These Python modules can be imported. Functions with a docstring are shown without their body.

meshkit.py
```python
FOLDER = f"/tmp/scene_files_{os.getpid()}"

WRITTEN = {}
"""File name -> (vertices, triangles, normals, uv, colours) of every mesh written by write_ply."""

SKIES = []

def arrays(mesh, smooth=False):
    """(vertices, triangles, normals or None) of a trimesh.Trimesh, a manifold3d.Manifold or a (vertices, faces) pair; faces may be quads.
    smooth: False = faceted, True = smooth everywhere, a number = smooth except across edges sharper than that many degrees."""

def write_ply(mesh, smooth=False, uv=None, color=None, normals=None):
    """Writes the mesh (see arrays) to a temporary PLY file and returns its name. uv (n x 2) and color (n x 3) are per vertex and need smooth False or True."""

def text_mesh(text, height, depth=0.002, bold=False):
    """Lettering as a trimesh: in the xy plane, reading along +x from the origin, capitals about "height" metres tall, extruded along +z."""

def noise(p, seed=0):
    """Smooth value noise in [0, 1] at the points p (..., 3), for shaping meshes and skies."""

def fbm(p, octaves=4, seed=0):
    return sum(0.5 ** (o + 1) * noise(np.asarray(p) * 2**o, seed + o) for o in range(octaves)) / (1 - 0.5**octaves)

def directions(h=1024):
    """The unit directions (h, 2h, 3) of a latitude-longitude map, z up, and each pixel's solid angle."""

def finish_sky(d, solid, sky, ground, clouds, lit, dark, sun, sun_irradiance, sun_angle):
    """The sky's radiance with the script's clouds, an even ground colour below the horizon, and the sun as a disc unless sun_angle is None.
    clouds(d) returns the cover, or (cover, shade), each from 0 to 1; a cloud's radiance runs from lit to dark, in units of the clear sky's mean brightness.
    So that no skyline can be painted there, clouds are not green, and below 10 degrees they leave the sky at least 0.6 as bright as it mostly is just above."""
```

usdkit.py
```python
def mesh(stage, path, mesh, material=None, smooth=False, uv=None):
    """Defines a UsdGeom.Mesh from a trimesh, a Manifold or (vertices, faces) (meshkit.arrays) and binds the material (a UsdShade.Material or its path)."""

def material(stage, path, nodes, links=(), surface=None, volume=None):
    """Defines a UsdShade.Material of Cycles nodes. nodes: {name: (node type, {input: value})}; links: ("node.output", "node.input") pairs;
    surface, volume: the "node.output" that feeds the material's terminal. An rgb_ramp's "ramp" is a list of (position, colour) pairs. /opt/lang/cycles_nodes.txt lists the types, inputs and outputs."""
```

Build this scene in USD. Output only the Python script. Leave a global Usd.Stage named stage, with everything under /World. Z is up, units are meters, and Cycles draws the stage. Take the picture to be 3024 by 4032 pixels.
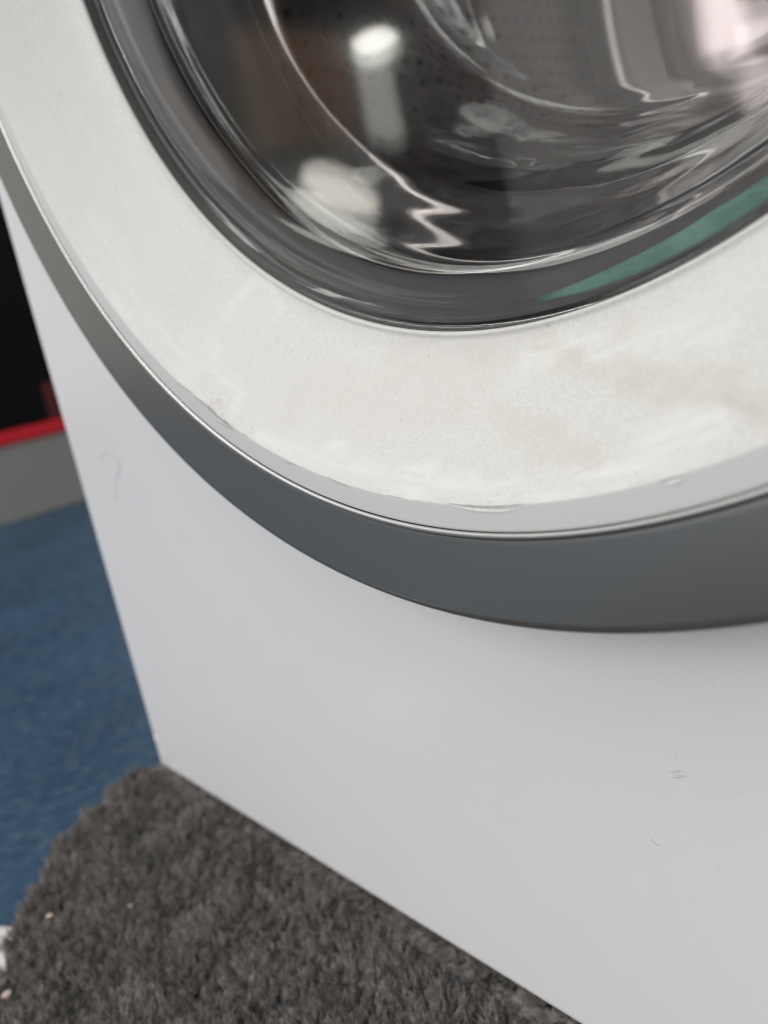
import math, random
import numpy as np, trimesh, shapely
from shapely.geometry import Polygon, Point, LineString
from pxr import Usd, UsdGeom, UsdLux, UsdShade, Gf, Sdf, Vt
import usdkit, meshkit

stage = Usd.Stage.CreateInMemory()
UsdGeom.SetStageUpAxis(stage, UsdGeom.Tokens.z)
UsdGeom.SetStageMetersPerUnit(stage, 1.0)
UsdGeom.Xform.Define(stage, '/World')
rng = np.random.default_rng(7)

# ------------------------------------------------------------------ camera
CAM = (0.1389, -0.1574, 0.2264)
RM = [[0.6494839035065055, -0.06049930984938079, 0.7579647040553412],
      [0.7360837784229224, 0.29997530509190373, -0.6067911399136062],
      [-0.19066024816040322, 0.9520266014365187, 0.2393616926925558]]
cam = UsdGeom.Camera.Define(stage, '/World/camera')
M = Gf.Matrix4d(1.0)
for c in range(3):
    M.SetRow(c, Gf.Vec4d(RM[0][c], RM[1][c], RM[2][c], 0))
M.SetRow(3, Gf.Vec4d(*CAM, 1))
cam.AddTransformOp().Set(M)
HAP = 5.083
cam.CreateHorizontalApertureAttr(HAP)
cam.CreateVerticalApertureAttr(HAP * 4 / 3)
cam.CreateFocalLengthAttr(HAP * 3391.3 / 3024)
cam.CreateClippingRangeAttr(Gf.Vec2f(0.01, 60))
cam.CreateFStopAttr(1.9)
cam.CreateFocusDistanceAttr(0.215)
cam.CreateExposureAttr(0.24)

# ------------------------------------------------------------------ light
def material(name, nodes, links=(), surface=None, volume=None):
    return usdkit.material(stage, '/World/Looks/' + name, nodes, links, surface=surface, volume=volume)

dome = UsdLux.DomeLight.Define(stage, '/World/room_light')
dm = material('room_ambient', {'b': ('background_shader', {'color': (1.0, 0.96, 0.92), 'strength': 0.38})}, surface='b.background')
UsdShade.MaterialBindingAPI.Apply(dome.GetPrim()).Bind(dm)

def lamp(name, pos, aim, w, h, power, color=(1, 0.97, 0.93)):
    l = UsdLux.RectLight.Define(stage, '/World/' + name)
    l.CreateWidthAttr(w); l.CreateHeightAttr(h); l.CreateIntensityAttr(power); l.CreateNormalizeAttr(False)
    l.CreateColorAttr(Gf.Vec3f(*color))
    pos = np.array(pos, float); f = np.array(aim, float) - pos; f /= np.linalg.norm(f)
    up = np.array([0, 1.0, 0]) if abs(f[2]) > .9 else np.array([0, 0, 1.0])
    r = np.cross(f, up); r /= np.linalg.norm(r); u = np.cross(r, f)
    m = Gf.Matrix4d(1.0)
    for i, v in enumerate((r, u, -f)):
        m.SetRow(i, Gf.Vec4d(*v, 0))
    m.SetRow(3, Gf.Vec4d(*pos, 1))
    l.AddTransformOp().Set(m)
    return l
LP = 5.0
lamp('shop_window', (0.1, -3.6, 1.5), (0.0, 0, 0.4), 2.8, 2.0, 3.8, (0.97, 0.98, 1.0))
def disk(name, pos, w, h, tilt, power, color):
    l = UsdLux.DiskLight.Define(stage, '/World/' + name)
    l.CreateRadiusAttr(0.5); l.CreateIntensityAttr(power); l.CreateNormalizeAttr(False); l.CreateColorAttr(Gf.Vec3f(*color))
    pos = np.array(pos, float); f = np.array([0, 0, 0.4]) - pos; f /= np.linalg.norm(f)
    r = np.cross(f, [0, 0, 1.0]); r /= np.linalg.norm(r); u = np.cross(r, f)
    c, sn = math.cos(tilt), math.sin(tilt)
    r, u = c * r + sn * u, -sn * r + c * u
    m = Gf.Matrix4d(1.0)
    for k, v in enumerate((r * w, u * h, -f)):
        m.SetRow(k, Gf.Vec4d(*v, 0))
    m.SetRow(3, Gf.Vec4d(*pos, 1))
    l.AddTransformOp().Set(m)
disk('far_lamp', (-2.28, -2.15, 1.06), 0.17, 0.11, 0.1, 8.0, (1, 0.97, 0.9))
disk('added_glow', (-2.28, -1.85, 0.57), 0.30, 0.13, -0.62, 4.0, (1, 0.95, 0.86))  # added glow, unseen; puts the lower pale blob into the pane's reflection
lamp('added_glow_002', (-2.28, -4.72, 1.26), (0, 0, 0.4), 0.20, 0.46, 8.0, (1, 0.84, 0.84))  # added pinkish glow, unseen; only makes the pink reflection in the door glass
lamp('added_glow_001', (-2.28, -2.12, 0.86), (0, 0, 0.4), 0.13, 0.30, 1.4, (1, 0.97, 0.9))  # added dim glow standing in for a pale strip mirrored in the pane
lamp('ceiling_lamp', (-0.7, -1.0, 2.5), (-0.7, -1.0, 0), 0.6, 1.2, LP)
lamp('ceiling_lamp_001', (2.1, -1.2, 2.5), (2.1, -1.2, 0), 0.6, 1.2, LP)
lamp('ceiling_lamp_002', (-0.7, -3.0, 2.5), (-0.7, -3.0, 0), 0.6, 1.2, LP)
lamp('ceiling_lamp_003', (0.9, -3.0, 2.5), (0.9, -3.0, 0), 0.6, 1.2, LP)
lamp('ceiling_lamp_004', (-2.3, -2.0, 2.5), (-2.3, -2.0, 0), 0.6, 1.2, LP)

# ------------------------------------------------------------------ helpers
names = {}
def numbered(path):
    if path not in names:
        names[path] = 0
        return path
    names[path] += 1
    return f'{path}_{names[path]:03d}'

def tag(prim, label=None, cat=None, group=None, kind=None):
    for k, v in (('label', label), ('category', cat), ('group', group), ('kind', kind)):
        if v:
            prim.SetCustomDataByKey(k, v)

def obj(name, mesh, mat, parent='/World', smooth=30, label=None, cat=None, group=None, kind=None):
    path = numbered(f'{parent}/{name}')
    m = usdkit.mesh(stage, path, mesh, mat, smooth=smooth)
    tag(m.GetPrim(), label, cat, group, kind)
    return path

def thing(name, parent='/World', loc=(0, 0, 0), label=None, cat=None, group=None):
    path = numbered(f'{parent}/{name}')
    x = UsdGeom.Xform.Define(stage, path)
    if any(loc):
        x.AddTranslateOp().Set(Gf.Vec3d(*loc))
    tag(x.GetPrim(), label, cat, group)
    return path

def cat_(ms):
    return trimesh.util.concatenate(ms)

def box(x0, x1, y0, y1, z0, z1, bevel=0.0):
    if bevel <= 0:
        b = trimesh.creation.box((x1 - x0, y1 - y0, z1 - z0))
        b.apply_translation(((x0 + x1) / 2, (y0 + y1) / 2, (z0 + z1) / 2))
        return b
    pts = []
    for sx, ax in ((-1, x0), (1, x1)):
        for sy, ay in ((-1, y0), (1, y1)):
            for sz, az in ((-1, z0), (1, z1)):
                s = trimesh.creation.icosphere(2, bevel)
                pts.append(s.vertices + [ax - sx * bevel, ay - sy * bevel, az - sz * bevel])
    return trimesh.convex.convex_hull(np.vstack(pts))

CZ = 0.3815
def revolve(profile, n=360, close=False, wob=None):
    """profile: (r, y) pairs, turned about the door's axis (through x=0, z=CZ, along y)."""
    P = np.asarray(profile, float)
    m = len(P)
    a = np.linspace(0, 2 * np.pi, n, endpoint=False)
    R = np.repeat(P[None, :, 0], n, 0); Y = np.repeat(P[None, :, 1], n, 0)
    A = np.repeat(a[:, None], m, 1)
    if wob is not None:
        dr, dy = wob(R, Y, A)
        R = R + dr; Y = Y + dy
    V = np.stack([R * np.cos(A), Y, CZ + R * np.sin(A)], -1).reshape(-1, 3)
    F = []
    i = np.arange(n); j = (i + 1) % n
    for k in range(m if close else m - 1):
        k2 = (k + 1) % m
        F.append(np.stack([i * m + k, i * m + k2, j * m + k2], 1))
        F.append(np.stack([i * m + k, j * m + k2, j * m + k], 1))
    F = np.vstack(F)
    t = trimesh.Trimesh(V, F, process=False)
    if close:
        t = trimesh.Trimesh(V, F, process=True)
        if t.volume < 0:
            t.invert()
    return t

def smooth_profile(pts, step=0.0015, it=40, lock=()):
    """a polyline made into an even, rounded curve"""
    P = np.asarray(pts, float)
    d = np.r_[0, np.cumsum(np.hypot(*np.diff(P, axis=0).T))]
    n = max(int(d[-1] / step), 4)
    s = np.linspace(0, d[-1], n)
    Q = np.stack([np.interp(s, d, P[:, 0]), np.interp(s, d, P[:, 1])], 1)
    for _ in range(it):
        Q[1:-1] = 0.25 * Q[:-2] + 0.5 * Q[1:-1] + 0.25 * Q[2:]
    return Q

# ------------------------------------------------------------------ materials
def pmat(name, color, rough=0.5, **kw):
    d = {'base_color': color, 'roughness': rough}; d.update(kw)
    return material(name, {'p': ('principled_bsdf', d)}, surface='p.BSDF')

# enamelled steel panel: nearly even white with fine specks of dirt and a faint orange peel
PANEL = material('white_enamel', {
    'g': ('geometry', {}),
    'v': ('voronoi_texture', {'scale': 520.0, 'randomness': 1.0}),
    'w': ('white_noise_texture', {}),
    'lt': ('math', {'math_type': 'less_than', 'value2': 0.13}),
    'n1': ('noise_texture', {'scale': 9.0, 'detail': 3.0}),
    'n2': ('noise_texture', {'scale': 420.0, 'detail': 2.0}),
    'rare': ('map_range', {'from_min': 0.44, 'from_max': 0.62, 'to_min': 0.05, 'to_max': 0.32, 'clamp': True}),
    'sx': ('separate_xyz', {}),
    'reg': ('map_range', {'from_min': -0.16, 'from_max': 0.05, 'to_min': 0.1, 'to_max': 1.0, 'clamp': True}),
    'pick': ('math', {'math_type': 'less_than', 'value2': 0.22}),
    'sepc': ('separate_color', {}),
    'm1': ('math', {'math_type': 'multiply'}), 'm2': ('math', {'math_type': 'multiply'}), 'm3': ('math', {'math_type': 'multiply'}),
    'smn': ('noise_texture', {'scale': 26.0, 'detail': 5.0, 'roughness': 0.6}),
    'smr': ('map_range', {'from_min': 0.52, 'from_max': 0.8, 'to_min': 0.0, 'to_max': 0.14, 'clamp': True}),
    'c0': ('mix', {'mix_type': 'mix', 'color1': (0.735, 0.73, 0.738), 'color2': (0.66, 0.655, 0.645)}),
    'c': ('mix', {'mix_type': 'mix', 'color2': (0.20, 0.19, 0.17)}),
    'rr': ('map_range', {'from_min': 0.3, 'from_max': 0.7, 'to_min': 0.24, 'to_max': 0.36, 'clamp': True}),
    'b': ('bump', {'strength': 0.05, 'distance': 0.0004}),
    'p': ('principled_bsdf', {'specular_ior_level': 0.5, 'coat_weight': 0.6, 'coat_roughness': 0.22}),
}, [('g.position', 'v.vector'), ('g.position', 'n1.vector'), ('g.position', 'n2.vector'), ('g.position', 'smn.vector'), ('g.position', 'sx.vector'),
    ('v.distance', 'lt.value1'), ('v.color', 'sepc.color'), ('sepc.r', 'pick.value1'), ('n1.fac', 'rare.value'), ('sx.x', 'reg.value'),
    ('lt.value', 'm1.value1'), ('pick.value', 'm1.value2'), ('m1.value', 'm2.value1'), ('rare.result', 'm2.value2'), ('m2.value', 'm3.value1'), ('reg.result', 'm3.value2'),
    ('smn.fac', 'smr.value'), ('smr.result', 'c0.fac'),
    ('c0.color', 'c.color1'), ('m3.value', 'c.fac'), ('c.color', 'p.base_color'), ('n1.fac', 'rr.value'), ('rr.result', 'p.roughness'),
    ('n2.fac', 'b.height'), ('b.normal', 'p.normal')], surface='p.BSDF')

WHITE_PLASTIC = pmat('white_plastic', (0.60, 0.60, 0.595), 0.30)
# the dished face: chalky white with fine grains; smears, wiped places and grime are marks of its own (see dish_marks)
DUSTY = material('dusty_white_plastic', {
    'g': ('geometry', {}),
    'at': ('attribute', {'attribute': 'stain'}), 'aw': ('attribute', {'attribute': 'wiped'}), 'ag': ('attribute', {'attribute': 'grime'}),
    'grain': ('noise_texture', {'scale': 1100.0, 'detail': 3.0, 'roughness': 0.7}),
    'soft': ('noise_texture', {'scale': 22.0, 'detail': 3.0, 'roughness': 0.5, 'distortion': 0.6}),
    'gr': ('map_range', {'from_min': 0.36, 'from_max': 0.64, 'to_min': 0.0, 'to_max': 1.0, 'clamp': True}),
    'sf': ('map_range', {'from_min': 0.35, 'from_max': 0.65, 'to_min': 0.0, 'to_max': 0.45, 'clamp': True}),
    'sp': ('noise_texture', {'scale': 800.0, 'detail': 0.0}),
    'spf': ('map_range', {'from_min': 0.80, 'from_max': 0.87, 'to_min': 0.0, 'to_max': 0.4, 'clamp': True}),
    'gn': ('noise_texture', {'scale': 800.0, 'detail': 2.0}),
    'gm': ('map_range', {'from_min': 0.35, 'from_max': 0.65, 'to_min': 0.2, 'to_max': 1.0, 'clamp': True}),
    'gf': ('math', {'math_type': 'multiply'}),
    'c1': ('mix', {'mix_type': 'mix', 'color1': (0.58, 0.573, 0.55), 'color2': (0.662, 0.655, 0.633)}),
    'c15': ('mix', {'mix_type': 'mix', 'color2': (0.65, 0.648, 0.63)}),
    'c2': ('mix', {'mix_type': 'mix', 'color2': (0.50, 0.455, 0.375)}),
    'c3': ('mix', {'mix_type': 'mix', 'color2': (0.72, 0.72, 0.705)}),
    'c4': ('mix', {'mix_type': 'mix', 'color2': (0.33, 0.30, 0.24)}),
    'c5': ('mix', {'mix_type': 'mix', 'color2': (0.40, 0.38, 0.33)}),
    'b': ('bump', {'strength': 0.3, 'distance': 0.0003}),
    'p': ('principled_bsdf', {'roughness': 0.6, 'specular_ior_level': 0.35}),
}, [(f'g.position', n + '.vector') for n in ('grain', 'soft', 'sp', 'gn')] + [
    ('grain.fac', 'gr.value'), ('gr.result', 'c1.fac'), ('soft.fac', 'sf.value'), ('c1.color', 'c15.color1'), ('sf.result', 'c15.fac'),
    ('c15.color', 'c2.color1'), ('at.fac', 'c2.fac'), ('c2.color', 'c3.color1'), ('aw.fac', 'c3.fac'),
    ('gn.fac', 'gm.value'), ('gm.result', 'gf.value1'), ('ag.fac', 'gf.value2'), ('c3.color', 'c4.color1'), ('gf.value', 'c4.fac'),
    ('sp.fac', 'spf.value'), ('c4.color', 'c5.color1'), ('spf.result', 'c5.fac'), ('c5.color', 'p.base_color'),
    ('grain.fac', 'b.height'), ('b.normal', 'p.normal')], surface='p.BSDF')

SATIN = material('satin_grey_lacquer', {
    'g': ('geometry', {}),
    'n': ('noise_texture', {'scale': 1400.0, 'detail': 2.0}),
    'b': ('bump', {'strength': 0.04, 'distance': 0.0002}),
    'p': ('principled_bsdf', {'base_color': (0.325, 0.325, 0.31), 'metallic': 0.84, 'roughness': 0.30}),
}, [('g.position', 'n.vector'), ('n.fac', 'b.height'), ('b.normal', 'p.normal')], surface='p.BSDF')
CHROME = pmat('chrome', (0.66, 0.66, 0.65), 0.38, metallic=1.0)
SHADOW_GAP = pmat('black_joint', (0.03, 0.03, 0.035), 0.5)
SEAL = pmat('grey_seal', (0.08, 0.082, 0.08), 0.5)
GASKET = pmat('grey_rubber', (0.032, 0.030, 0.030), 0.42)
FRAME_PLASTIC = pmat('dark_grey_plastic', (0.115, 0.104, 0.103), 0.45)
STEEL_DARK = pmat('drum_steel_shell', (0.50, 0.46, 0.44), 0.34, metallic=1.0)
STEEL = material('drum_steel', {
    'g': ('geometry', {}),
    'n': ('noise_texture', {'scale': 60.0, 'detail': 3.0}),
    'r': ('map_range', {'from_min': 0.3, 'from_max': 0.7, 'to_min': 0.22, 'to_max': 0.40, 'clamp': True}),
    'p': ('principled_bsdf', {'base_color': (0.90, 0.81, 0.79), 'metallic': 0.65}),
}, [('g.position', 'n.vector'), ('n.fac', 'r.value'), ('r.result', 'p.roughness')], surface='p.BSDF')
TUB = pmat('tub_plastic', (0.02, 0.02, 0.02), 0.6)
LIFTER = pmat('lifter_plastic', (0.62, 0.57, 0.55), 0.3)
PANE = material('clear_pane', {
    'g': ('geometry', {}),
    'n': ('noise_texture', {'scale': 700.0, 'detail': 4.0, 'roughness': 0.7}),
    'mp': ('mapping', {'scale': (1.0, 1.0, 7.0), 'rotation': (0.3, 0.9, 0.4)}),
    'b': ('bump', {'strength': 0.05, 'distance': 0.0001}),
    'p': ('principled_bsdf', {'base_color': (1.0, 1.0, 1.0), 'roughness': 0.03, 'ior': 1.5, 'transmission_weight': 1.0, 'coat_weight': 0.3, 'coat_roughness': 0.09}),
    'ab': ('absorption_volume', {'color': (0.15, 0.74, 0.55), 'density': 4.0}),
}, [('g.position', 'mp.vector'), ('mp.vector', 'n.vector'), ('n.fac', 'b.height'), ('b.normal', 'p.coat_normal')], surface='p.BSDF', volume='ab.volume')
GLASS = material('porthole_glass', {
    'g': ('geometry', {}),
    'n': ('noise_texture', {'scale': 45.0, 'detail': 1.0}),
    'b': ('bump', {'strength': 0.12, 'distance': 0.0003}),
    'p': ('principled_bsdf', {'base_color': (1.0, 1.0, 1.0), 'roughness': 0.0, 'ior': 1.5, 'transmission_weight': 1.0, 'coat_weight': 0.0}),
    'ab': ('absorption_volume', {'color': (0.5, 0.80, 0.70), 'density': 2.0}),
}, [('g.position', 'n.vector'), ('n.fac', 'b.height'), ('b.normal', 'p.normal')], surface='p.BSDF', volume='ab.volume')

# ------------------------------------------------------------------ setting: floor
FLOOR = material('blue_linoleum', {
    'g': ('geometry', {}),
    'n': ('noise_texture', {'scale': 130.0, 'detail': 5.0, 'roughness': 0.75, 'distortion': 0.0}),
    'n2': ('noise_texture', {'scale': 8.0, 'detail': 2.0}),
    'r': ('rgb_ramp', {'ramp': [(0.30, (0.016, 0.048, 0.105)), (0.5, (0.032, 0.080, 0.148)), (0.70, (0.085, 0.145, 0.19))]}),
    'm': ('mix', {'mix_type': 'multiply', 'fac': 0.4}),
    'bw': ('map_range', {'from_min': 0.3, 'from_max': 0.7, 'to_min': 0.55, 'to_max': 1.25}),
    'p': ('principled_bsdf', {'roughness': 0.5}),
}, [('g.position', 'n.vector'), ('g.position', 'n2.vector'), ('n.fac', 'r.fac'), ('r.color', 'm.color1'), ('n2.fac', 'bw.value'), ('bw.result', 'm.color2'), ('m.color', 'p.base_color')], surface='p.BSDF')
ZF = -0.018
fl = trimesh.Trimesh([[-6, -6, ZF], [6, -6, ZF], [6, 3, ZF], [-6, 3, ZF]], [[0, 1, 2], [0, 2, 3]], process=False)
obj('floor', fl, FLOOR, smooth=False, label='blue mottled linoleum floor beyond the machine and rug', cat='floor', kind='structure')

# ------------------------------------------------------------------ washing machine
wm = thing('washing_machine', label='white front loading washing machine with round glass door standing on grey rug', cat='washing machine')
XL, XR, Z0, Z1, YB = -0.298, 0.298, 0.0005, 0.835, 0.55
# front panel: a pressed sheet with rounded edges and the round door opening
def front_panel():
    r = 0.0035
    inner = shapely.box(XL + r, Z0 + r, XR - r, Z1 - r).difference(Point(0, CZ).buffer(0.176, 128))
    v, f = trimesh.creation.triangulate_polygon(inner, engine='earcut')
    V = np.stack([v[:, 0], np.zeros(len(v)), v[:, 1]], 1)
    face = trimesh.Trimesh(V, f, process=False)
    if face.face_normals[0][1] > 0:
        face.invert()
    rings = []
    for t in np.linspace(0, np.pi / 2, 7):
        o = r * (1 - math.sin(t)); y = r * (1 - math.cos(t))
        rings.append([[XL + o, y, Z0 + o], [XR - o, y, Z0 + o], [XR - o, y, Z1 - o], [XL + o, y, Z1 - o]])
    o = 0.0
    rings.append([[XL, 0.012, Z0], [XR, 0.012, Z0], [XR, 0.012, Z1], [XL, 0.012, Z1]])
    W = np.array(rings).reshape(-1, 3); F = []
    for k in range(len(rings) - 1):
        for i in range(4):
            j = (i + 1) % 4
            F += [[k * 4 + i, k * 4 + 4 + i, k * 4 + 4 + j], [k * 4 + i, k * 4 + 4 + j, k * 4 + j]]
    edge = trimesh.Trimesh(W, F, process=False)
    hole = revolve([(0.176, 0.0), (0.176, 0.010)], 256)
    return cat_([face, edge, hole])
obj('front_panel', front_panel(), PANEL, wm, smooth=40)
obj('side_panel', box(XL + 0.0005, XL + 0.002, 0.0125, YB, Z0, Z1), PANEL, wm)
obj('side_panel', box(XR - 0.002, XR - 0.0005, 0.0125, YB, Z0, Z1), PANEL, wm)
obj('top_panel', box(XL - 0.001, XR + 0.001, 0.002, YB, Z1 + 0.0005, Z1 + 0.025, 0.004), PANEL, wm)
obj('back_panel', box(XL + 0.003, XR - 0.003, YB - 0.004, YB - 0.001, Z0 + 0.001, Z1 - 0.001), PANEL, wm)
obj('base_panel', box(XL + 0.003, XR - 0.003, 0.014, YB - 0.006, Z0 + 0.001, Z0 + 0.004), TUB, wm)
for sx in (-0.25, 0.25):
    for sy in (0.06, 0.49):
        foot = trimesh.creation.cylinder(0.02, -ZF + Z0 - 0.001, sections=24)
        foot.apply_translation((sx, sy, (ZF + Z0) / 2))
        obj('foot', foot, SHADOW_GAP, wm)

# gasket, drum, tub
gp = smooth_profile([(0.178, 0.012), (0.168, 0.016), (0.167, 0.030), (0.176, 0.038), (0.178, 0.050), (0.170, 0.056), (0.166, 0.062), (0.166, 0.070), (0.172, 0.074), (0.20, 0.080)], 0.002, 8)
obj('gasket', revolve(gp, 256), GASKET, wm, smooth=60)

def drum():
    R, y0, y1, nx, ny, hr = 0.235, 0.115, 0.40, 132, 26, 0.0022
    dth = 2 * np.pi / nx; dy = (y1 - y0) / ny
    vs, fs = [], []; n = 0
    k8 = 8
    sq = np.array([(-.5, -.5), (0, -.5), (.5, -.5), (.5, 0), (.5, .5), (0, .5), (-.5, .5), (-.5, 0)])
    ang = np.arctan2(sq[:, 1], sq[:, 0])
    ci, cj = np.meshgrid(np.arange(nx), np.arange(ny), indexing='ij')
    u0 = ((ci + 0.5) * dth).ravel(); v0 = (y0 + (cj + 0.5) * dy).ravel()
    N = len(u0)
    outU = u0[:, None] + sq[:, 0] * dth; outV = v0[:, None] + sq[:, 1] * dy
    inU = u0[:, None] + np.cos(ang) * hr / R; inV = v0[:, None] + np.sin(ang) * hr
    lipU = u0[:, None] + np.cos(ang) * hr * .8 / R; lipV = inV * 0 + v0[:, None] + np.sin(ang) * hr * .8
    def xyz(U, V, r):
        return np.stack([r * np.cos(U), V, CZ + r * np.sin(U)], -1)
    A = xyz(outU, outV, R); B = xyz(inU, inV, R); C = xyz(lipU, lipV, R + 0.0016)
    V = np.concatenate([A, B, C], 1).reshape(-1, 3)
    base = np.arange(N)[:, None] * 24; F = []
    for a, b in ((0, 8), (8, 16)):
        for i in range(8):
            j = (i + 1) % 8
            F.append(np.concatenate([base + a + i, base + a + j, base + b + j], 1)); F.append(np.concatenate([base + a + i, base + b + j, base + b + i], 1))
    return trimesh.Trimesh(V, np.vstack(F), process=False)
dr = thing('drum', wm)
obj('drum_shell', drum(), STEEL_DARK, dr, smooth=False)
# rolled front lip and pressed back wall
lip = smooth_profile([(0.235, 0.116), (0.230, 0.096), (0.205, 0.086), (0.172, 0.083), (0.165, 0.0835), (0.1625, 0.0865), (0.165, 0.090), (0.172, 0.091)], 0.0015, 6)
obj('drum_front', revolve(lip, 256), STEEL, dr, smooth=60)
bk = smooth_profile([(0.236, 0.398), (0.225, 0.412), (0.19, 0.415), (0.175, 0.402), (0.12, 0.400), (0.10, 0.392), (0.05, 0.392), (0.0005, 0.390)], 0.003, 4)
obj('drum_back', revolve(bk, 192), pmat('drum_back_steel', (0.92, 0.83, 0.80), 0.30, metallic=0.55), dr, smooth=60)
for k in range(3):
    a = math.radians(218 + 120 * k)
    poly = np.array([(-0.034, -0.002), (-0.022, 0.012), (-0.012, 0.040), (-0.006, 0.050), (0.006, 0.050), (0.012, 0.040), (0.022, 0.012), (0.034, -0.002)])
    m = trimesh.creation.extrude_polygon(Polygon(poly), 0.25, engine='earcut')
    V = m.vertices
    # u tangential, h towards the axis, w along y
    u, h, w = V[:, 0], V[:, 1], V[:, 2]
    taper = np.clip(np.minimum(w, 0.25 - w) / 0.03, 0, 1) ** .5
    h = np.where(h > 0, h * (0.25 + 0.75 * taper), h)
    rr = 0.2345 - h
    X = rr * math.cos(a) - u * math.sin(a); Z = CZ + rr * math.sin(a) + u * math.cos(a)
    obj('lifter', trimesh.Trimesh(np.stack([X, 0.13 + w, Z], 1), m.faces), LIFTER, dr, smooth=30)
obj('tub', revolve([(0.20, 0.079), (0.255, 0.092), (0.255, 0.44), (0.0005, 0.44)], 96), TUB, wm, smooth=30)

# door
door = thing('door', wm)
YR = -0.0272                                                    # the front face of the ring
outer = [(0.2108, YR + 0.0012), (0.2112, YR + 0.0003), (0.2125, YR), (0.2295, YR + 0.0002), (0.2312, YR + 0.0006), (0.2321, YR + 0.0015), (0.2325, YR + 0.0030), (0.2322, -0.006), (0.2315, -0.0035), (0.2295, -0.0022), (0.180, -0.0022)]
obj('outer_ring', revolve(outer, 512), SATIN, door, smooth=45)
tt = np.linspace(0, 2 * np.pi, 14, endpoint=False)
obj('trim_bead', revolve(np.stack([0.21015 + 0.00075 * np.cos(tt), YR + 0.0001 + 0.0007 * np.sin(tt)], 1), 1440, close=True), CHROME, door, smooth=60)
obj('joint', revolve([(0.2088, YR + 0.0012), (0.2110, YR + 0.0012)], 256), SHADOW_GAP, door)
# white ring: flat rim, then the dished cone down to the glass with a small rolled lip
rim = [(0.2095, YR + 0.0030), (0.2095, YR + 0.0008), (0.2091, YR + 0.0002), (0.2085, YR), (0.2034, YR - 0.0002), (0.2030, YR - 0.0001)]
obj('ring_rim', revolve(rim, 512), WHITE_PLASTIC, door, smooth=45)
dish = smooth_profile([(0.2030, YR - 0.0001), (0.2022, YR + 0.0004), (0.1975, -0.0227), (0.1870, -0.0135), (0.1765, -0.0049), (0.1735, -0.0030), (0.1712, -0.0022), (0.1692, -0.0018)], 0.0008, 3)
dish = np.vstack([dish, [(0.1687, -0.0021), (0.1683, -0.0023), (0.1679, -0.0022), (0.1677, -0.0018), (0.1676, -0.0012)]])
def dishwob(R, Y, A):
    # the edge against the rim is worn in places
    n = meshkit.fbm(np.stack([np.cos(A) * 60, np.sin(A) * 60, A * 0], -1), 4, 3) - 0.5
    deg = np.degrees(A)
    worn = np.exp(-((deg - 244) / 4.5) ** 2) + 0.55 * np.exp(-((deg - 268) / 9) ** 2) + 0.6 * np.exp(-((deg - 285) / 3.5) ** 2)
    near = np.clip((R - 0.2015) / 0.0012, 0, 1)
    return near * worn * n * 0.0006, near * 0
def arc(profile, a0, a1, n):
    P = np.asarray(profile); a = np.radians(np.linspace(a0, a1, n)); m = len(P)
    V = np.stack([P[None, :, 0] * np.cos(a)[:, None], np.repeat(P[None, :, 1], n, 0), CZ + P[None, :, 0] * np.sin(a)[:, None]], -1).reshape(-1, 3)
    F = [[i * m + k, i * m + k + 1, (i + 1) * m + k + 1] for i in range(n - 1) for k in range(m - 1)] + [[i * m + k, (i + 1) * m + k + 1, (i + 1) * m + k] for i in range(n - 1) for k in range(m - 1)]
    return trimesh.Trimesh(V, F, process=False)
sp = [(0.1678, -0.0011), (0.1673, -0.0011), (0.16725, 0.004), (0.1673, 0.0091)]
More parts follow.
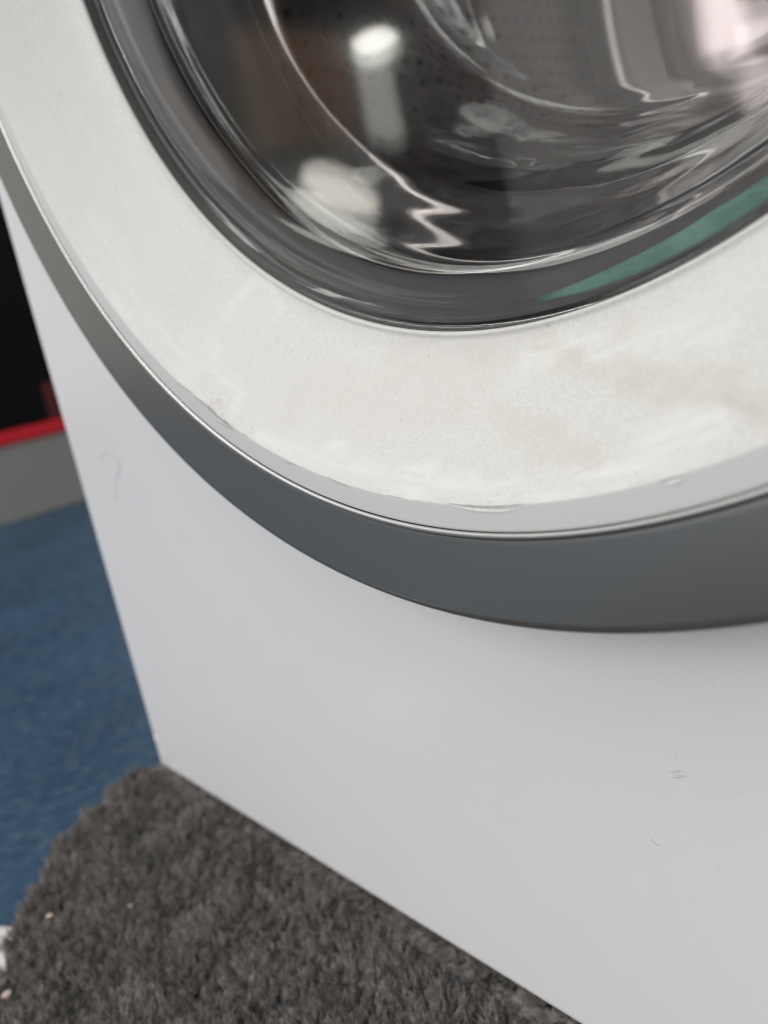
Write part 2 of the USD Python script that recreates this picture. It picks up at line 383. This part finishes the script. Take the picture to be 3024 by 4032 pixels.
obj('seal', arc(sp, 25, 258, 200), SEAL, door, smooth=False)
obj('seal', arc([(0.1678, -0.0011), (0.1673, -0.0011), (0.16725, 0.0058)], 258, 385, 90), SEAL, door, smooth=False)
EDGE_TINT = material('painted_edge_green', {
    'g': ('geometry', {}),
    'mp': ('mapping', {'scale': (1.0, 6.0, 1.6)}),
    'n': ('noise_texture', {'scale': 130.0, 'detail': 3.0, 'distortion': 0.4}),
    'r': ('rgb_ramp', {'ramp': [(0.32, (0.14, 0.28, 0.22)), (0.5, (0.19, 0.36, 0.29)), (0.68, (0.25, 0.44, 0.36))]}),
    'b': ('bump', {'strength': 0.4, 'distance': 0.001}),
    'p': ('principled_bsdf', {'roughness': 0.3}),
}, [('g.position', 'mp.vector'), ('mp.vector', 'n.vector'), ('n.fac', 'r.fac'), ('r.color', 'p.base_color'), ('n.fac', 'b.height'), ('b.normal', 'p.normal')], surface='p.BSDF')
# added strip behind the pane, painted with the green glow of its glass edge, narrowing to nothing at the bottom of the door
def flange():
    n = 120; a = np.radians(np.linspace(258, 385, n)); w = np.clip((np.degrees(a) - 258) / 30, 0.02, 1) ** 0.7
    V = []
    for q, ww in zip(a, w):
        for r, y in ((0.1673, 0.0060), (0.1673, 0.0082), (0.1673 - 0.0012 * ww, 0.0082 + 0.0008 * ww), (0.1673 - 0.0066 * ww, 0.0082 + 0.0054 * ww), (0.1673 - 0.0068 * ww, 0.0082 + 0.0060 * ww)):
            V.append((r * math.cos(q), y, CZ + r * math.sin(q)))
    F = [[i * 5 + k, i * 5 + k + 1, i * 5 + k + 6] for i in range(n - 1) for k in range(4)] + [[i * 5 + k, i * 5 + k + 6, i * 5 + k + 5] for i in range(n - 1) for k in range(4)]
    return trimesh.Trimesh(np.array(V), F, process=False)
obj('added_edge_strip', flange(), EDGE_TINT, door, smooth=False)
def dish_marks(V):
    """how much smear, wiped white and grime each point of the dished face carries"""
    XZ = V[:, [0, 2]]
    wav = meshkit.fbm(V * 120, 4, 31); fine = meshkit.fbm(V * 420, 3, 33)
    XZ = XZ + (np.stack([meshkit.fbm(V * 90, 3, 41), meshkit.fbm(V * 90, 3, 42)], 1) - 0.5) * 0.010
    P = shapely.points(XZ)
    ang_ = np.arctan2(V[:, 2] - CZ, V[:, 0]); rad_ = np.hypot(V[:, 2] - CZ, V[:, 0])
    streak = meshkit.fbm(np.stack([ang_ * 14, rad_ * 1100, rad_ * 0], 1), 3, 51)
    def band(pts, w, soft=1.0):
        d = shapely.distance(P, LineString(pts))
        return np.clip(1.25 - (d / w) ** 1.5, 0, 1)
    stain = (0.42 * band([(0.0134, 0.2075), (0.0238, 0.2036), (0.0309, 0.2014), (0.0446, 0.2015), (0.0558, 0.1997), (0.0653, 0.1998), (0.0722, 0.1978), (0.082, 0.195)], 0.0030)
             + 0.30 * band([(0.0558, 0.1992), (0.0653, 0.1992), (0.0722, 0.1972)], 0.0012)
             + 0.30 * band([(0.0335, 0.2119), (0.0342, 0.2104)], 0.0024)
             + 0.28 * band([(0.0042, 0.1958), (0.0150, 0.1930), (0.027, 0.1899), (0.0382, 0.1889)], 0.0028)
             + 0.20 * band([(-0.0330, 0.2125), (-0.0196, 0.2121), (-0.0014, 0.2110), (0.012, 0.2120)], 0.0060)
             + 0.16 * band([(-0.060, 0.205), (-0.035, 0.199), (-0.005, 0.203)], 0.010)) * np.clip(0.2 + 2.4 * (0.5 * wav + 0.5 * fine - 0.22), 0, 1.7)
    wiped = (0.8 * band([(0.044, 0.1870), (0.0494, 0.1895), (0.0559, 0.1925), (0.0624, 0.1945)], 0.0050)
             + 0.55 * band([(-0.103, 0.2169), (-0.0941, 0.2106), (-0.0844, 0.2013)], 0.0020)
             + 0.65 * band([(-0.0738, 0.1945), (-0.0572, 0.1895), (-0.0383, 0.1850), (-0.0191, 0.1824), (0.0016, 0.1812), (0.025, 0.1820), (0.045, 0.1850)], 0.0030)
             + 0.6 * band([(-0.1043, 0.2289), (-0.1006, 0.2346), (-0.0949, 0.2393), (-0.0895, 0.2358), (-0.0826, 0.2307)], 0.0022)
             + 0.4 * band([(-0.159, 0.2668), (-0.1427, 0.2403), (-0.1261, 0.2274), (-0.1089, 0.2167)], 0.0060)
             + 0.5 * band([(0.010, 0.2060), (0.022, 0.2075), (0.040, 0.2060), (0.060, 0.2090)], 0.0030)) * np.clip(2.4 * (0.75 * streak + 0.25 * fine - 0.26), 0, 1.2)
    grime = (0.55 * band([(-0.0985, 0.2050), (-0.0938, 0.2023), (-0.0880, 0.1992)], 0.0012)
             + 0.7 * band([(-0.0975, 0.2046), (-0.0962, 0.2040)], 0.0014)
             + 0.5 * band([(-0.0870, 0.1986), (-0.0857, 0.1979)], 0.0012)
             + 0.3 * band([(-0.0257, 0.1803), (-0.0183, 0.1797), (-0.0111, 0.1791)], 0.0007)
             + 0.4 * band([(0.0494, 0.1847), (0.0526, 0.1854)], 0.0008)) * np.clip(2.2 * (fine - 0.3), 0, 1)
    return np.clip(stain * 0.75, 0, 1), np.clip(wiped, 0, 1), np.clip(grime, 0, 1)
dm_ = revolve(dish, 1400, wob=dishwob)
ip = obj('inner_ring', dm_, DUSTY, door, smooth=True)
V_ = np.array(dm_.vertices)
low = V_[:, 2] < 0.30
vals = np.zeros((3, len(V_)))
vals[:, low] = np.stack(dish_marks(V_[low]))
for n_, a_ in zip(('stain', 'wiped', 'grime'), vals):
    UsdGeom.PrimvarsAPI(stage.GetPrimAtPath(ip)).CreatePrimvar(n_, Sdf.ValueTypeNames.FloatArray, 'vertex').Set(Vt.FloatArray.FromNumpy(a_.astype(np.float32)))
# dark frame behind the glass flange
fr = smooth_profile([(0.1672, 0.0092), (0.1660, 0.0104), (0.1575, 0.0180), (0.1566, 0.0194), (0.1566, 0.0208), (0.1590, 0.0212)], 0.001, 3)
obj('door_frame', revolve(fr, 256), FRAME_PLASTIC, door, smooth=50)
# clear outer pane with a thick rounded edge
pane_f = smooth_profile([(0.0006, -0.0010), (0.10, -0.0008), (0.145, -0.0003), (0.155, 0.0003), (0.1605, 0.0004), (0.1638, 0.0000), (0.1658, 0.0008), (0.1670, 0.0028), (0.1672, 0.0050)], 0.0010, 4)
pane_b = smooth_profile([(0.1672, 0.0050), (0.1671, 0.0068), (0.1660, 0.0078), (0.1635, 0.0076), (0.1600, 0.0064), (0.1540, 0.0057), (0.10, 0.0054), (0.0006, 0.0053)], 0.0010, 4)
def panewob(R, Y, A):
    n = meshkit.fbm(np.stack([np.cos(A) * 9, np.sin(A) * 9, Y * 50], -1), 3, 21) - 0.5
    return n * 0.0004 * (R > 0.158) * (R < 0.1668), n * 0
obj('outer_pane', revolve(np.vstack([pane_f, pane_b[1:]]), 512, wob=panewob), PANE, door, smooth=True)
# glass bowl reaching into the drum
bw = [(0.1600, 0.0220), (0.1550, 0.0228), (0.1500, 0.0280), (0.1430, 0.0380), (0.1355, 0.0500), (0.1285, 0.0640), (0.1245, 0.0780), (0.1215, 0.0890), (0.1195, 0.0950), (0.1165, 0.0985), (0.1120, 0.1000), (0.090, 0.1005), (0.0006, 0.1010)]
front = smooth_profile(bw[::-1], 0.0010, 3)
back = smooth_profile([(0.1600, 0.0220), (0.1608, 0.0240), (0.1595, 0.0268), (0.1550, 0.0290), (0.1475, 0.0400), (0.1390, 0.0510), (0.1335, 0.0670), (0.1290, 0.0810), (0.1260, 0.0920), (0.1235, 0.1000), (0.1200, 0.1045), (0.1140, 0.1062), (0.090, 0.1066), (0.0006, 0.1070)], 0.0010, 3)
def glasswob(R, Y, A):
    n = meshkit.fbm(np.stack([np.cos(A) * 3, np.sin(A) * 3, Y * 60], -1), 3, 11) - 0.5
    deep = np.clip((Y - 0.02) / 0.03, 0, 1) * np.clip((0.094 - Y) / 0.02, 0, 1)
    return n * 0.0011 * deep * (R > 0.05) * np.clip((np.cos(A - math.radians(300)) - 0.1) / 0.5, 0.15, 1), n * 0
obj('glass_bowl', revolve(np.vstack([front, back[1:]]), 384, wob=glasswob), GLASS, door, smooth=True)

# marks on the panel
SCUFF = pmat('grey_scuff', (0.57, 0.565, 0.55), 0.6)
def ribbon(pts, widths, y):
    P = np.asarray(pts, float)
    d = np.r_[0, np.cumsum(np.hypot(*np.diff(P, axis=0).T))]
    s = np.linspace(0, d[-1], 40)
    from scipy.interpolate import CubicSpline
    c = CubicSpline(d, P); Q = c(s); T = c(s, 1); T /= np.linalg.norm(T, axis=1)[:, None]
    N = np.stack([-T[:, 1], T[:, 0]], 1)
    w = np.interp(s, np.linspace(0, d[-1], len(widths)), widths)[:, None] * (0.7 + 0.6 * meshkit.noise(np.stack([s * 900, s * 0, s * 0], 1)))[:, None]
    L, Rr = Q + N * w / 2, Q - N * w / 2
    V = np.vstack([np.stack([L[:, 0], np.full(40, y), L[:, 1]], 1), np.stack([Rr[:, 0], np.full(40, y), Rr[:, 1]], 1)])
    F = [[i, i + 1, 41 + i] for i in range(39)] + [[i, 41 + i, 40 + i] for i in range(39)]
    return trimesh.Trimesh(V, F, process=False)

EDGE_DARK = pmat('worn_edge_grey', (0.45, 0.44, 0.42), 0.6)
for cx, cz_, r_ in ((-0.2928, 0.0190, 0.0017), (-0.2886, 0.0120, 0.0010), (-0.2790, 0.0048, 0.0012)):
    b_ = trimesh.creation.icosphere(3, r_); b_.vertices *= (0.75 + 0.5 * meshkit.noise(b_.vertices * 1500 + cx * 999))[:, None]
    b_.vertices *= [1.0, 0.22, 0.8]; b_.apply_translation((cx, -0.0001, cz_))
    obj('plaster_fleck', b_, pmat('white_fleck_%d' % int(r_ * 1e4), (0.88, 0.88, 0.88), 0.6), wm, smooth=True)
EDGE_PALE = pmat('worn_edge_pale', (0.80, 0.80, 0.79), 0.5)
for pts, w in (([(-0.1144, 0.2128), (-0.1082, 0.2101), (-0.1044, 0.2078)], .0003), ([(-0.105, 0.2080), (-0.0999, 0.2052), (-0.0937, 0.2021)], .0007),
               ([(-0.0984, 0.2037), (-0.0928, 0.2008), (-0.0862, 0.1973)], .0005), ([(-0.0947, 0.2000), (-0.0896, 0.1979), (-0.0841, 0.1969)], .0003),
               ([(-0.0446, 0.1838), (-0.0406, 0.1825), (-0.0347, 0.1811)], .0003), ([(-0.0001, 0.1788), (0.007, 0.1785), (0.0225, 0.1798)], .0004),
               ([(0.0545, 0.1856), (0.0576, 0.1866), (0.0603, 0.1872)], .0004), ([(-0.0634, 0.1880), (-0.0606, 0.1871), (-0.0570, 0.1868)], .0003)):
    obj('edge_scratch', ribbon(pts, [w * .3, w, w * .8, w * .1], YR - 0.0004), EDGE_DARK, door, smooth=False)
for pts, w in (([(0.0014, 0.1784), (0.0106, 0.1778), (0.0209, 0.1786)], .0006), ([(0.056, 0.1854), (0.058, 0.1860), (0.0598, 0.1866)], .0008), ([(-0.0960, 0.2020), (-0.0915, 0.1995), (-0.0870, 0.1974)], .0004)):
    obj('edge_scratch', ribbon(pts, [w * .3, w, w * .8, w * .1], YR - 0.0005), EDGE_PALE, door, smooth=False)
for pts in ([(-0.2925, 0.0190), (-0.2915, 0.0183), (-0.2905, 0.0172), (-0.2900, 0.0160)], [(-0.2880, 0.0118), (-0.2874, 0.0112), (-0.2868, 0.0102), (-0.2862, 0.0096)], [(-0.2790, 0.0060), (-0.2780, 0.0055), (-0.2770, 0.0050), (-0.2762, 0.0046)]):
    obj('chip_mark', ribbon(pts, [.0006, .0014, .0012, .0005], -0.00015), EDGE_PALE, wm, smooth=False)
obj('scuff_mark', ribbon([(-0.2622, 0.1771), (-0.2570, 0.1803), (-0.2500, 0.1812), (-0.2440, 0.1800)], [0.0004, 0.0012, 0.0010, 0.0003], -0.00015), SCUFF, wm, smooth=False, label='faint grey arc of a scuff on the front panel')
obj('scuff_mark', ribbon([(-0.2415, 0.1790), (-0.2420, 0.1755), (-0.2455, 0.1718), (-0.2500, 0.1680)], [0.0002, 0.0012, 0.0018, 0.0004], -0.00015), SCUFF, wm, smooth=False, label='faint grey stroke of a scuff on the front panel')
obj('scuff_mark', ribbon([(-0.2520, 0.1665), (-0.2545, 0.1620), (-0.2557, 0.1589), (-0.2535, 0.1570)], [0.0002, 0.0004, 0.0005, 0.0002], -0.00015), SCUFF, wm, smooth=False)
for dx, dz, w in ((0, 0, .0006), (.0012, .0009, .0005), (-.0008, .0012, .0004), (.0004, .0020, .0004)):
    obj('scuff_mark', ribbon([(0.0310 + dx, 0.1030 + dz), (0.0318 + dx, 0.1033 + dz), (0.0328 + dx, 0.1035 + dz), (0.0338 + dx, 0.1040 + dz)], [w * .4, w, w, w * .3], -0.00015), SCUFF, wm, smooth=False)
obj('scuff_mark', ribbon([(0.0225, 0.0826), (0.0230, 0.0818), (0.0240, 0.0814), (0.0250, 0.0814)], [.0002, .0004, .0003, .0001], -0.00015), SCUFF, wm, smooth=False)

# ------------------------------------------------------------------ display unit on the left
unit = thing('display_unit', label='black display cabinet with red edge strip and grey plinth, left of machine', cat='cabinet')
PLINTH = pmat('grey_laminate', (0.27, 0.27, 0.255), 0.5)
RED = pmat('red_trim', (0.62, 0.012, 0.025), 0.4)
BLACK = pmat('black_laminate', (0.003, 0.0035, 0.0045), 0.6, specular_ior_level=0.15)
XU = -1.36
obj('plinth', box(XU - 0.5, XU, -0.15, 0.42, ZF, 0.108, 0.002), PLINTH, unit)
obj('red_strip', box(XU - 0.5, XU + 0.004, -0.15, 0.42, 0.1085, 0.131, 0.003), RED, unit)
obj('cabinet_front', box(XU - 0.48, XU, -0.15, 0.3705, 0.1315, 1.45, 0.003), BLACK, unit)
obj('corner_post', box(XU - 0.48, XU, 0.371, 0.42, 0.1315, 1.45, 0.003), BLACK, unit)
obj('painted_red_reflection', box(XU - 0.02, XU + 0.0015, 0.366, 0.42, 0.1315, 0.195, 0.001), pmat('dark_red', (0.09, 0.006, 0.010), 0.5), unit)  # dim red reflection above the strip, painted as a dark red block

# ------------------------------------------------------------------ rug
RUGM = material('charcoal_pile', {
    'o': ('geometry', {}),
    'n': ('noise_texture', {'scale': 330.0, 'detail': 3.0}),
    'r': ('rgb_ramp', {'ramp': [(0.3, (0.11, 0.104, 0.097)), (0.52, (0.20, 0.188, 0.176)), (0.70, (0.38, 0.36, 0.335))]}),
    'n2': ('noise_texture', {'scale': 28.0, 'detail': 3.0}),
    'w': ('map_range', {'from_min': 0.3, 'from_max': 0.7, 'to_min': 0.68, 'to_max': 1.28}),
    'm': ('mix', {'mix_type': 'multiply', 'fac': 1.0}),
    'p': ('principled_bsdf', {'roughness': 0.8, 'sheen_weight': 0.3, 'sheen_roughness': 0.4}),
}, [('o.position', 'n.vector'), ('o.position', 'n2.vector'), ('n2.fac', 'w.value'), ('n.fac', 'r.fac'), ('r.color', 'm.color1'), ('w.result', 'm.color2'), ('m.color', 'p.base_color')], surface='p.BSDF')
RUGB = pmat('rug_backing', (0.05, 0.047, 0.044), 0.9)
rug = thing('rug', label='charcoal grey shaggy rug under the front of the washing machine', cat='rug')
edge = [(-0.316, 0.012), (-0.3155, -0.008), (-0.309, -0.028), (-0.297, -0.050), (-0.280, -0.070), (-0.257, -0.090), (-0.238, -0.103), (-0.208, -0.122), (-0.175, -0.16), (-0.17, -0.26), (-0.16, -0.40), (-0.15, -0.85), (0.45, -0.85), (0.45, 0.012)]
rp = Polygon(edge)
rb = trimesh.creation.extrude_polygon(rp.buffer(-0.004), 0.006, engine='earcut')
rb.apply_translation((0, 0, ZF + 0.0005))
obj('backing', rb, RUGB, rug, smooth=False)
def pile(area, sp, per, S, thick):
    """soft tufts: little bundles of fibres that lean together and close at the tip"""
    x0, y0, x1, y1 = area.bounds
    gx, gy = np.meshgrid(np.arange(x0, x1, sp), np.arange(y0, y1, sp))
    P = np.stack([gx.ravel(), gy.ravel()], 1) + rng.normal(0, sp * 0.33, (gx.size, 2))
    P = P[shapely.contains_xy(area, P[:, 0], P[:, 1])]
    n = len(P)
    clump = meshkit.fbm(np.c_[P * 60, np.zeros(n)], 3, 5)
    la0 = meshkit.noise(np.c_[P * 130, np.zeros(n)], 8) * 4 * np.pi + rng.normal(0, 0.9, n)
    tall = (0.0085 + 0.012 * (clump - 0.45)) * rng.uniform(0.62, 1.22, n)
    lean = rng.uniform(0.0, 0.35, n)
    out = []
    for k in range(per):
        ang0 = rng.uniform(0, 2 * np.pi, n); rad = sp * 0.5 * np.sqrt(rng.uniform(0.05, 1, n))
        ln = tall * rng.uniform(0.75, 1.15, n); lj = rng.normal(0, 0.10, n); tw = rng.uniform(3.0, 7.5, n) * rng.choice([-1, 1], n); la = la0 + rng.normal(0, 0.5, n)
        q = np.zeros((n, S, 3))
        for i in range(S):
            t = i / (S - 1)
            b = (lean + lj) * t ** 1.6 * tall
            # bundle: wide at the waist, drawn in at the tip
            sr = rad * (0.35 + 0.95 * math.sin(math.pi * (0.05 + 0.83 * t)))
            q[:, i, 0] = P[:, 0] + np.cos(la) * b + sr * np.cos(ang0 + tw * t)
            q[:, i, 1] = P[:, 1] + np.sin(la) * b + sr * np.sin(ang0 + tw * t)
            q[:, i, 2] = ZF + 0.006 + ln * t
        q[:, :, 1] = np.minimum(q[:, :, 1], 0.013)
        under = np.clip((q[:, :, 1] + 0.006) / 0.004, 0, 1)
        q[:, :, 2] = np.where(q[:, :, 1] > -0.006, np.minimum(q[:, :, 2], -0.0015 - 0.006 * under), q[:, :, 2])
        out.append(q)
    Q = np.concatenate(out)
    w = np.tile(np.interp(np.linspace(0, 1, S), [0, .75, 1], [1, 1, .45]) * thick, len(Q))
    return Q.reshape(-1, 3), np.full(len(Q), S, np.int32), w
near = Polygon([(-0.34, 0.0125), (0.06, 0.0125), (0.06, -0.06), (-0.10, -0.16), (-0.34, -0.16)])
A1 = pile(rp.intersection(near), 0.0024, 17, 7, 0.00035)
A2 = pile(rp.difference(near), 0.0060, 12, 4, 0.0012)
bc = UsdGeom.BasisCurves.Define(stage, rug + '/pile')
bc.CreateTypeAttr('linear')
bc.CreatePointsAttr(Vt.Vec3fArray.FromNumpy(np.vstack([A1[0], A2[0]]).astype(np.float32)))
bc.CreateCurveVertexCountsAttr(Vt.IntArray.FromNumpy(np.concatenate([A1[1], A2[1]])))
bc.CreateWidthsAttr(Vt.FloatArray.FromNumpy(np.concatenate([A1[2], A2[2]]).astype(np.float32))); bc.SetWidthsInterpolation('vertex')
UsdShade.MaterialBindingAPI.Apply(bc.GetPrim()).Bind(RUGM)
tag(bc.GetPrim(), kind='stuff')

# crumbs caught in the pile
CRUMB = pmat('pale_crumb', (0.72, 0.58, 0.50), 0.6)
for (x, y, r, lab) in [(a, b, c * 0.75, d) for a, b, c, d in ((-0.230, -0.0898, 0.0016, 'small round pinkish crumb on the rug near its left edge'),
                       (-0.1975, -0.1188, 0.0024, 'flat pinkish crumb on the rug at the bottom left corner of the photo'),
                       (-0.2034, -0.0635, 0.0015, 'dull grey-pink crumb half sunk in the middle of the rug'),
                       (-0.0441, -0.0071, 0.0011, 'tiny white crumb on the rug close to the machine bottom edge'),
                       (-0.0330, -0.0085, 0.0010, 'white sliver of crumb on the rug at the bottom edge of the photo'))]:
    c = trimesh.creation.icosphere(2, r)
    d = meshkit.noise(c.vertices * 900 + x * 1000, 4)
    c.vertices *= (0.7 + 0.6 * d)[:, None]
    c.vertices *= [1.25, 0.85, 0.6]
    c.apply_transform(trimesh.transformations.rotation_matrix(rng.uniform(0, 6), (0.2, 0.1, 1)))
    c.apply_translation((x, y, -0.0035))
    obj('crumb', c, CRUMB, smooth=True, label=lab, cat='crumb')

# white rounded thing beside the rug
def superell(a, b, c, e=0.6, n=48):
    s = trimesh.creation.icosphere(4, 1.0)
    v = s.vertices
    v = np.sign(v) * np.abs(v) ** e
    v /= np.linalg.norm(np.abs(v) ** 1.0, axis=1)[:, None] ** 0.6
    s.vertices = v * [a, b, c]
    return s
lid = smooth_profile([(0.0005, 0.0060), (0.026, 0.0060), (0.031, 0.0055), (0.0335, 0.0042), (0.0345, 0.002), (0.0345, 0.0), (0.0005, 0.0)], 0.0012, 3)
lm = revolve(lid, 96)
lv = lm.vertices.copy(); lv[:, 2] -= CZ
lm = trimesh.Trimesh(np.stack([lv[:, 0], lv[:, 2], lv[:, 1]], 1), lm.faces[:, ::-1], process=False)
lm.apply_translation((-0.2400, -0.1310, ZF + 0.0006))
obj('white_lid', lm, pmat('glossy_white', (0.82, 0.82, 0.78), 0.3), smooth=40, label='bright white rounded plastic lid on the floor left of the rug', cat='lid')

# things standing across the aisle, seen only as reflections in the door pane
shelf = thing('dark_shelf', label='tall dark shelf across the aisle that darkens the reflection in the door pane', cat='shelf')
obj('back_board', box(-2.46, -2.40, -2.9, -1.35, ZF, 1.7, 0.003), BLACK, shelf)
for z in (0.35, 0.72, 1.25):
    obj('board', box(-2.398, -2.30, -2.9, -1.35, z - 0.012, z + 0.012, 0.002), BLACK, shelf)
CARD = pmat('brown_cardboard', (0.24, 0.135, 0.065), 0.8)
cb = thing('cardboard_box', label='brown cardboard box on the dark shelf, a dim reflection in the pane', cat='box')
obj('box_body', box(-2.395, -2.31, -2.02, -1.56, 0.735, 1.10, 0.003), CARD, cb)
obj('flap', box(-2.392, -2.312, -2.00, -1.60, 1.1015, 1.104), CARD, cb)
